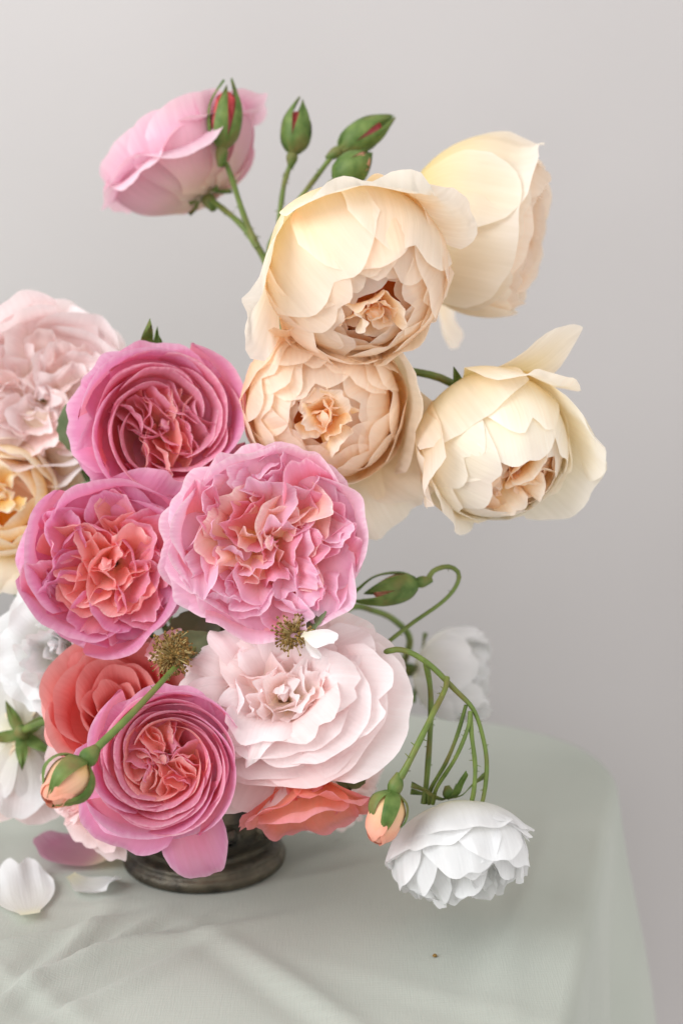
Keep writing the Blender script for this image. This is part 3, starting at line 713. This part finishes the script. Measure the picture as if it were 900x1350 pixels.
# ------------------------------------------------------------------ coral roses
def coral_left():
    R = .0285
    r, pos, z = rose('coral_rose', 'coral red rose half open between the ruffled pink rose and the peach bud', 146, 910, .700, (-.05, .55, .85), .045)
    c, p_ = M['coral'], M['coralpink']
    for i, (Rr, H, n, ln) in enumerate([(1.0, 1.35, 3, .28), (.82, 1.42, 3, .2), (.62, 1.45, 3, .15), (.45, 1.42, 3, .1), (.3, 1.36, 3, .1)]):
        cup_ring(r, c, n, R*Rr, R*H, ph=255+i*63, lean=ln, ruf=R*.04, wf=1.25, tipcurl=R*.08, rf=1.2, jp=5)
    guard(r, c, -70, R, 1.2, 1.0, .1, .9, zb=-.002, k=(18, 10))
    guard(r, c, 190, R, 1.3, .95, .2, .8, zb=-.002, k=(18, 10))
    guard(r, c, 20, R, 1.3, .95, .15, .85, zb=-.002, k=(18, 10))
    guard(r, c, 95, R, 1.35, 1.1, .1, .9, zb=-.002, k=(18, 10))
    hip(r); stem_to_bowl(r, pos, z, mat=M['stemshade'])
coral_left()

def coral_low():
    R = .026
    r, pos, z = rose('coral_rose', 'small orange coral rose hanging over the bowl under the shaggy blush rose', 410, 1098, .676, (.15, -.85, .48), .030)
    c = M['coralorange']
    for ph, L, w, rise, dr in [(100, 1.0, .85, .95, -.3), (50, 1.15, .75, .8, -.2), (150, 1.15, .75, .8, -.2), (0, 1.3, .65, .7, -.1), (-60, 1.0, .7, .8, -.1), (-120, 1.0, .7, .8, -.1), (190, 1.25, .6, .7, -.1)]:
        guard(r, c, ph, R, L, rise, dr, w, k=(14, 10), ruf=R*.07, rf=1.8)
    heart(r, [c], 14, R, R*.8, 0, .6, ruf=.06, wmin=.25, wmax=.4)
    stem_to_bowl(r, pos, z, via=[at(420, 1040, .74)], mat=M['stem'])
coral_low()

# ------------------------------------------------------------------ buds and sprays
def bud(parent, px, py, d, facing, L, rb, pm, ph=0, open_=.0, sw=.0042, sl=1.0, flare=.0, name='bud', down=False, ns=5):
    """hip at the given place; body of wrapped petals with five sepals hugging it"""
    z = cdir(*facing); pos = at(px, py, d)
    b = empty(name, frame(pos, z, D2R(ph)), parent)
    for i in range(4):
        rr = rb*(1-.07*i)
        prof = [(rr*.3, 0), (rr*.85, L*.18), (rr, L*.42), (rr*.82, L*.7), (rr*(.42+open_), L*(.93+.02*i)), (rr*(.18+open_), L*(1+.02*i))]
        petal(b, pm, D2R(95*i+U(-10, 10)), prof, rr*1.5, k=(.95/rr, 1.1/rr), tip=.22, base=.4, belly=.4, ruf=rr*.03, nu=17, nv=16)
    for i in range(ns):
        f = flare if not down else (-1.0 if i % 2 else flare)
        q = sl*U(.85, 1.1)
        if f > -.5: pr = [(rb*.35, -L*.03), (rb*.92, L*.14*q), (rb*(1.10+f), L*.42*q), (rb*(.95+f*1.6), L*.72*q), (rb*(.14+f*2.2), L*1.08*q)]
        else: pr = [(rb*.35, -L*.03), (rb*.95, L*.06), (rb*1.5, L*.02), (rb*1.9, -L*.12)]
        petal(b, M['sepal'], D2R(72*i+U(-10, 10)), pr, sw*U(.85, 1.1), k=(.8/rb, 160), pointed=True, base=.75, nu=9, nv=16, ruf=.0006, name='sepal')
    hip(b, rb*.42, L*.42)
    return b, pos, z

def pink_spray():
    pj = at(340, 326, .80)
    s = empty('rose_spray', Matrix.Translation(pj))
    tag(s, 'branching spray rising above the peach rose: one pale pink bloom and four green buds', 'rose spray')
    # bloom
    z = cdir(-.46, .86, -.12); pos = at(272, 258, .825)
    r = empty('bloom', frame(pos, z, 0), s)
    R = .0405; m_ = M['shellpink']
    for ph, L, w, rise, dr in [(0, 1.35, .8, .75, -.1), (50, 1.2, .8, .8, .0), (100, 1.2, .8, .7, .1), (150, 1.25, .75, .7, .1), (195, 1.3, .7, .6, .15), (235, 1.2, .75, .5, .25), (275, 1.15, .8, .45, .3), (315, 1.2, .8, .6, .1)]:
        guard(r, m_, ph, R, L, rise, dr, w, k=(14, 11), ruf=R*.03)
    dish_rings(r, [m_], R, [(1.0, 1.0, 5), (.9, 1.05, 5), (.8, 1.05, 5), (.68, 1.0, 5)], ruf=.03, wf=1.35)
    heart(r, [m_, M['blushpink']], 18, R, R*1.0, R*.2, .6, ruf=.05)
    hip(r); sepals(r, 5, .011, .0024, rise=-.3)
    dk = M['stem']
    tube([pos, at(285, 268, .82), at(318, 296, .806), pj], [.0018, .0017, .002], s, dk, thorns=12)
    b1, p1, z1 = bud(s, 293, 192, .79, (.10, 1, .05), .0280, .0086, M['budred'], ph=40, open_=.15, sw=.0040, sl=1.15, flare=.06)
    tube([p1-z1*.006, at(302, 225, .795), at(322, 285, .80), pj], [.0016, .0016, .0018], s, dk, thorns=8)
    b2, p2, z2 = bud(s, 386, 200, .80, (.16, 1, 0), .0215, .0080, M['budred'], ph=10, sw=.0050, sl=1.25, flare=.02)
    pk = at(368, 300, .80)
    tube([p2-z2*.006, at(375, 240, .80), at(369, 280, .80), pk], [.0015, .0015, .0016], s, dk, thorns=8)
    b3, p3, z3 = bud(s, 450, 196, .80, (.86, .55, 0), .0245, .0080, M['budred'], ph=30, sw=.0052, sl=1.25, flare=.03)
    tube([p3-z3*.006, at(428, 218, .80), at(395, 262, .80), pk], [.0015, .0015, .0017], s, dk, thorns=8)
    b4, p4, z4 = bud(s, 444, 240, .78, (.7, .62, .1), .0215, .0085, M['budpeach'], ph=60, sw=.0066, flare=.01)
    tube([p4-z4*.006, at(425, 262, .785), at(398, 300, .79), at(370, 350, .795)], [.0015, .0015, .0017], s, dk)
    tube([pk, at(358, 318, .80), at(352, 345, .80)], [.0016, .0018, .002], s, dk)
    tube([pj, at(352, 350, .80), at(368, 400, .785), at(374, 440, .775), at(370, 480, .775), at(340, 700, .775), (BOWL.x, BOWL.y+.02, .075), (BOWL.x, BOWL.y+.01, .024)], [.002, .0024, .0024, .0028], s, dk, n=60)
pink_spray()

def loose_white(r, R, n_out, mat, rise=.75, droop=.0, Hh=1.0, inner=16, ph=0, L=1.15, w=.62, ruf=.04, rmax=.55):
    for i in range(n_out):
        guard(r, mat, ph+360*i/n_out+U(-10, 10), R, L*U(.9, 1.08), rise*U(.85, 1.15), droop, w*U(.9, 1.1), k=(15, 11), ruf=R*ruf)
    for i in range(n_out):
        guard(r, mat, ph+20+360*i/n_out+U(-10, 10), R, L*.82*U(.9, 1.08), rise*1.3*U(.9, 1.1), -.1, w*.8*U(.9, 1.1), k=(18, 14), ruf=R*ruf)
    heart(r, [mat], inner, R, R*Hh, R*.1, rmax, ruf=.05, bmax=60, wmin=.22, wmax=.36, dep=-.15)

def white_spray():
    root = at(500, 862, .695)
    s = empty('rose_spray', Matrix.Translation(root))
    tag(s, 'arching green spray with a nodding white bloom and one small peach bud', 'rose spray')
    g = M['stem']
    z = cdir(.16, -.92, .36); pos = at(592, 1052, .700)
    r = empty('bloom', frame(pos, z, 0), s)
    S = .0335; w_ = M['white']
    for S_, rim, n, ph, ez in [(1.08, 102, 5, 90, .8), (1.03, 88, 6, 60, .82), (.97, 76, 6, 100, .84), (.88, 66, 6, 75, .88), (.76, 58, 6, 40, .94), (.62, 52, 6, 10, 1.0)]:
        shell_ring(r, w_, n, S*S_, rim, ph=ph, zc=S*.95, wf=1.1, ez=ez, ja=14, jp=14, tipcurl=S*.05, ruf=S*.05, tip=.32, tipp=2.8, notch=.02, base=.25, k=(1.0/S, .8/S), jag=.004, nu=27, rf=1.9)
    for ph, fl in ():
        petal(r, w_, D2R(ph), sprof(S*1.03, S*.95, 168, 105, tail=[(1.08*(.6+.4*fl), .22), (fl, .62)]), .020, k=(28, 24), tip=.35, ruf=.0015)
    heart(r, [w_], 10, S, S*1.42, S*.6, .5, ruf=.05, bmax=45, wmin=.28, wmax=.42, dep=-.1, nt=.02)
    hip(r, .003, .006); sepals(r, 5, .014, .002, rise=-.5, drop=.1)
    tip = at(625, 938, .690)
    tube([at(440, 880, .74), root, at(530, 857, .69), at(563, 874, .69), at(598, 908, .69), tip, at(639, 985, .69), at(641, 1022, .69), at(634, 1062, .69), at(620, 1072, .69)], [.0018, .0016, .0017, .0015, .0013, .0011, .0011, .0009], s, g, n=70, thorns=16)
    tube([tip - Vector((.002, 0, 0)), at(621, 965, .687), at(626, 1010, .687), at(624, 1045, .688), at(618, 1068, .69)], [.0012, .0011, .0011, .0012], s, g, n=40, thorns=12)
    tube([at(614, 930, .69), at(603, 968, .692), at(588, 1005, .694), at(568, 1040, .70), at(565, 1060, .705)], [.0010, .0010, .0011], s, g, thorns=8)
    tube([at(620, 938, .688), at(616, 962, .686), at(600, 1000, .688), at(576, 1038, .695), at(570, 1060, .70)], [.0010, .0010, .0011], s, g, thorns=8)
    tube([at(561, 873, .692), at(567, 910, .70), at(567, 960, .705), at(562, 1030, .705), at(558, 1060, .705)], [.0015, .0014, .0015], s, g, thorns=10)
    b, p, zz = bud(s, 518, 1046, .662, (-.32, -.95, .15), .0235, .0088, M['budpeach'], ph=75, sw=.0036, sl=.78, flare=.03, open_=.06)
    tube([p-zz*.006, at(531, 1020, .663), at(549, 985, .666), at(570, 942, .674), at(586, 910, .684), at(589, 894, .69)], [.0018, .0015, .0014, .0014], s, g, thorns=14)
    tube([root, at(440, 885, .72), at(340, 960, .745), (BOWL.x+.03, BOWL.y+.01, .078), (BOWL.x+.015, BOWL.y, .024)], [.0022, .0024, .0026], s, g)
white_spray()

def looped_bud():
    s = empty('rosebud_stem', Matrix.Translation(at(498, 858, .74)))
    tag(s, 'drooping bud in green sepals on a stem bent into a loop over the arching spray', 'rosebud')
    b, p, z = bud(s, 548, 769, .742, (-1, -.22, .1), .0215, .0075, M['budpeach'], ph=20, sw=.0042, sl=1.35, flare=.10)
    tube([p-z*.006, at(572, 752, .742), at(592, 747, .742), at(605, 757, .742), at(599, 776, .741), at(580, 796, .74), at(540, 824, .74), at(498, 858, .74), at(440, 910, .745), (BOWL.x+.03, BOWL.y, .078), (BOWL.x+.02, BOWL.y, .024)],
         [.0014, .0011, .0011, .0012, .0014, .0018], s, M['stem'], n=80, thorns=12)
looped_bud()

def peach_bud():
    s = empty('rosebud_stem', Matrix.Translation(at(236, 874, .68)))
    tag(s, 'peach bud on a straight stem crossing in front of the coral rose', 'rosebud')
    b, p, z = bud(s, 110, 1006, .628, (-.55, -.62, .42), .0225, .0105, M['budpeach'], ph=15, sw=.0038, sl=.85, flare=.09, open_=.10)
    tube([p-z*.007, at(128, 986, .632), at(165, 950, .640), at(205, 908, .652), at(238, 874, .672), at(280, 850, .72), at(300, 950, .745), (BOWL.x, BOWL.y, .078), (BOWL.x, BOWL.y, .024)], [.0018, .0013, .0013, .0015, .0020], s, M['stem'], n=60, thorns=8)
peach_bud()

# ------------------------------------------------------------------ loose white blooms
def white_back():
    r, pos, z = rose('white_rose', 'loose white rose facing the wall behind the arching spray', 650, 893, .85, (.88, -.05, .25), .048)
    for S_, rim, n in [(1.0, 75, 6), (.95, 60, 6), (.88, 48, 6)]: shell_ring(r, M['white'], n, 0.029*S_, rim, ph=30*S_, zc=.029, ja=14, jp=14, ruf=.0012, tip=.4, tipp=2.2)
    heart(r, [M['white']], 16, .029, .050, .025, .6, ruf=.07)
    hip(r); sepals(r, 5, .024, .003, rise=.2)
    tube([pos, pos-z*.008, at(540, 843, .84), at(520, 818, .83), at(495, 806, .82), at(460, 802, .81), at(420, 850, .79), (BOWL.x+.02, BOWL.y+.03, .078), (BOWL.x+.01, BOWL.y+.02, .024)], [.0022, .0019, .0019, .0022], r, M['stem'], n=60)
white_back()

def white_left():
    r, pos, z = rose('white_rose', 'loose white rose tucked under the ruffled pink rose by the glossy leaf', 80, 852, .745, (-.15, .15, 1), .020)
    loose_white(r, .034, 7, M['white'], rise=.45, inner=14, ph=20, ruf=.06)
    hip(r); stem_to_bowl(r, pos, z, mat=M['stemshade'])
white_left()

def white_turned():
    r, pos, z = rose('white_rose', 'white and peach rose turned away, showing its star of green sepals', 26, 985, .79, (-.22, -.42, -.8), .022)
    for ph, L, w, rise, dr in [(90, 1.1, .6, .4, .1), (40, 1.0, .6, .4, .1), (140, 1.1, .6, .4, .1), (190, 1.1, .6, .45, .1), (-10, 1.1, .6, .4, .1), (-60, 1.35, .6, .4, .1), (-110, 1.4, .6, .4, .1), (-150, 1.3, .6, .4, .1)]:
        guard(r, M['white'], ph, .036, L, rise, dr, w, k=(12, 10), ruf=.003, tip=.35)
    loose_white(r, .036, 6, M['blush'], rise=.6, inner=8)
    sepals(r, 5, .019, .0030, rise=.06, ph=20, zb=-.002); hip(r)
    tube([pos, pos-z*.006, pos-z*.03+Vector((.02, 0, 0)), at(120, 940, .76), (BOWL.x-.02, BOWL.y, .078), (BOWL.x-.01, BOWL.y, .024)], [.002, .002, .0024], r, M['stem'])
white_turned()

def blush_behind():
    r, pos, z = rose('blush_rose', 'pale blush rose half hidden behind the orange coral rose beside the bowl', 462, 1052, .79, (.5, -.3, .4), .018)
    loose_white(r, .024, 6, M['blush'], rise=.5, inner=10)
    hip(r); stem_to_bowl(r, pos, z, mat=M['stem'])
    r, pos, z = rose('blush_rose', 'pale blush rose peeping out behind the swirled deep pink rose and peach bud', 112, 1058, .735, (-.5, -.3, .6), .018)
    loose_white(r, .028, 6, M['blushpink'], rise=.5, inner=10)
    hip(r); stem_to_bowl(r, pos, z, mat=M['stem'])
blush_behind()

# ------------------------------------------------------------------ spent heads, leaves, fallen petals
def stamens(parent, pos, z, n, L, spread=1.2, r0=.003):
    z = Vector(z).normalized(); A = np.array(frame(pos, z))
    V1, F1, V2, F2 = [], [], [], []
    for i in range(n):
        a = U(0, 6.28); pl = U(.1, spread)
        d0 = np.array([math.cos(a)*math.sin(pl*.5), math.sin(a)*math.sin(pl*.5), math.cos(pl*.5)]); d1 = np.array([math.cos(a)*math.sin(pl*1.3), math.sin(a)*math.sin(pl*1.3), math.cos(pl*1.3)])
        l = L*U(.35, 1.1); p0 = np.array([math.cos(a), math.sin(a), 0])*r0*U(.3, 1)
        pts = [p0, p0+d0*l*.5, p0+d0*l*.5+d1*l*.5]; w = .00022
        o = len(V1)*3 if False else sum(len(v) for v in V1)
        ring = []
        for p in pts: ring += [p+[w, 0, 0], p+[0, w, 0], p+[-w, 0, 0], p+[0, -w, 0]]
        V1.append(np.array(ring)); F1.append(grid_faces(4, 3, True)+o)
        h = U(.0005, .0009); c = pts[-1]; o2 = sum(len(v) for v in V2)
        rr = []
        for zz, q in ((-h, .3), (-h*.3, 1), (h*.5, .9), (h, .2)): rr += [c+[h*q, 0, zz], c+[0, h*q, zz], c+[-h*q, 0, zz], c+[0, -h*q, zz]]
        V2.append(np.array(rr)); F2.append(grid_faces(4, 4, True)+o2)
    for V, F, m, nm in ((V1, F1, M['stamen'], 'stamens'), (V2, F2, M['anther'], 'anthers')):
        V = np.vstack(V) @ A[:3, :3].T + A[:3, 3]
        o = link(nm, mesh_np(V, np.vstack(F)), m, parent, True); o['kind'] = 'stuff'

def leaf(parent, p0, p1, nrm, w, mat, sag=.1, name='leaf'):
    """a leaf blade from p0 to p1 facing nrm"""
    p0, p1 = Vector(p0), Vector(p1); ax = (p1-p0); L = ax.length; ax.normalize()
    nrm = Vector(nrm); nrm = (nrm - ax*nrm.dot(ax)).normalized(); sd = ax.cross(nrm)
    nu, nv = 13, 18
    s, q = np.meshgrid(np.linspace(-1, 1, nu), np.linspace(0, 1, nv))
    W = w*np.sin(np.pi*np.clip(q, .0, 1)**.8)**.85*(1+.06*np.sin(q*75)*(np.abs(s) > .95)) + .0003
    x = s*W; h = -sag*L*q*q + .28*np.abs(x) + .04*L*np.sin(q*9+s*2)*.3
    V = np.array(p0)[None, None] + (q*L)[..., None]*np.array(ax) + x[..., None]*np.array(sd) + h[..., None]*np.array(nrm)
    uv = np.stack([s*.5+.5, q], -1).reshape(-1, 2)
    return link(name, mesh_np(V.reshape(-1, 3), grid_faces(nu, nv), uv), mat, parent, True)

def spent():
    p = at(388, 838, .668)
    s = empty('spent_rose', Matrix.Translation(p)); tag(s, 'spent head of straw stamens with one white petal, under the big lilac rose', 'spent rose')
    stamens(s, p, cdir(-.3, .15, 1), 170, .010, 1.5)
    leaf(s, at(392, 828, .672), at(428, 805, .668), cdir(.2, .6, .7), .007, M['leaf'])
    def wp(px, py, d, dr, nn, L, w):
        e = frame(at(px, py, d), cdir(*dr))
        o = petal(s, M['white'], D2R(nn), [(0, 0), (L*.15, L*.4), (L*.3, L*.75), (L*.4, L)], w, k=(30, 60), tip=.4, ruf=.001, nu=11, nv=10)
        o.matrix_parent_inverse = MW(s).inverted(); o.matrix_basis = e
    wp(398, 836, .660, (.9, -.35, .3), 90, .018, .006)
    wp(402, 842, .660, (.3, -.9, .3), 40, .012, .004)
    tube([p, at(385, 850, .70), at(350, 920, .745), (BOWL.x+.01, BOWL.y+.01, .078), (BOWL.x, BOWL.y, .024)], [.0018, .002, .0022], s, M['stemshade'])
    p = at(232, 866, .675)
    s = empty('spent_rose', Matrix.Translation(p)); tag(s, 'dry brown spent rose head between the pink roses, above the coral rose', 'spent rose')
    stamens(s, p, cdir(-.6, .35, .7), 340, .012, 2.0)
    leaf(s, at(232, 868, .685), at(275, 830, .700), cdir(-.1, .5, .8), .009, M['leafdark'])
    leaf(s, at(238, 870, .69), at(200, 835, .715), cdir(.1, .3, .9), .011, M['blush'])
    tube([p, at(245, 880, .70), at(260, 950, .745), (BOWL.x-.01, BOWL.y+.01, .078), (BOWL.x, BOWL.y, .024)], [.0018, .002, .0022], s, M['stemshade'])
spent()

def leafy():
    """leafy shoots in the shade between the blooms"""
    for label, base, leaves in [
        ('dark leafy shoot in the shade between the big lilac rose and shaggy blush rose', at(300, 900, .74), [((250, 860, .72), (270, 800, .72), .014), ((270, 850, .725), (330, 830, .715), .014), ((300, 860, .73), (240, 890, .715), .014), ((330, 700, .745), (300, 620, .75), .016)]),
        ('leafy shoot with a glossy pale leaf beside the white roses', at(60, 900, .80), [((60, 870, .80), (-25, 830, .79), .011), ((50, 880, .82), (-30, 880, .82), .022), ((100, 900, .78), (75, 870, .79), .010), ((60, 800, .83), (-5, 740, .84), .008)]),
        ('green shoot hidden between the blush rose and deep pink rose', at(110, 620, .78), [((110, 600, .76), (88, 530, .765), .010), ((120, 620, .765), (140, 560, .755), .014), ((130, 640, .77), (55, 690, .775), .008), ((200, 640, .745), (250, 620, .745), .014)]),
        ('short green shoot under the shaggy blush rose above the orange coral rose', at(445, 1050, .72), [((462, 1040, .705), (480, 1000, .70), .005), ((452, 1040, .708), (462, 1000, .705), .005)])]:
        s = empty('leafy_shoot', Matrix.Translation(base)); tag(s, label, 'leaves')
        for a, b, w in leaves:
            leaf(s, at(*a), at(*b), cdir(U(-.3, .3), U(.1, .6), 1), w, M['leaf'] if w < .0115 else M['leafdark'])
            tube([at(*a), (at(*a)+base)/2+Vector((0, .004, 0)), base], [.0009, .0011, .0013], s, M['stemshade'], n=14, name='leaf_stalk')
        tube([base, (Vector(base)+Vector((BOWL.x, BOWL.y, .1)))/2, (BOWL.x, BOWL.y, .078), (BOWL.x-.008, BOWL.y, .024)], [.0018, .002, .0022], s, M['stemshade'])
leafy()

def fallen(name, label, px, py, rz, L, w, mat, prof, k, tiltx=0.0, **kw):
    g = ground(px, py); 
    e = empty(name, Matrix.Translation((g.x, g.y, .0015)) @ Matrix.Rotation(rz, 4, 'Z') @ Matrix.Rotation(tiltx, 4, 'X'))
    o = petal(e, mat, 0, [(a*L-.5*L, b*L) for a, b in prof], w, k=k, **kw)
    # bake to a single mesh standing on the cloth
    me = o.data; me.transform(e.matrix_basis)
    zmin = min(v.co.z for v in me.vertices)
    cz = float(cloth_height(np.array([g.x]), np.array([g.y]))[0])
    me.transform(Matrix.Translation((-g.x, -g.y, -zmin+cz+.0008)))
    bpy.data.objects.remove(o); bpy.data.objects.remove(e)
    ob = bpy.data.objects.new(name, me); col.objects.link(ob); ob.location = (g.x, g.y, 0)
    tag(ob, label, 'petal', 'petals fallen on the cloth'); return ob
fallen('fallen_petal', 'larger white petal with a curled tip lying on the cloth', 32, 1186, 1.9, .056, .0165, M['white'], [(0, .06), (.3, .0), (.6, .03), (.85, .10), (1.0, .20)], (14, 4), ruf=.003, tip=.35, notch=.1)
fallen('fallen_petal', 'smaller white cupped petal lying on the cloth beside the bowl', 122, 1172, -.5, .030, .0125, M['white'], [(0, .12), (.3, .0), (.6, .02), (.85, .12), (1.0, .25)], (28, 16), ruf=.002, tip=.4, notch=.0)
fallen('fallen_petal', 'dusky pink fallen petal with a cream base behind the white petals', 104, 1136, 2.9, .050, .018, M['dusky'], [(0, .12), (.25, .0), (.6, .0), (.85, .08), (1.0, .2)], (26, 22), ruf=.001, tip=.25, base=.5)

def speck():
    g = ground(573, 1262); z = float(cloth_height(np.array([g.x]), np.array([g.y]))[0])
    o = lathe([(.0001, 0), (.0010, .0003), (.0012, .0008), (.0007, .0014), (.0001, .0016)], None, M['anther'], 'anther_crumb', 10, Matrix.Translation((g.x, g.y, z)))
    tag(o, 'tiny brown crumb dropped on the empty cloth', 'crumb')
speck()
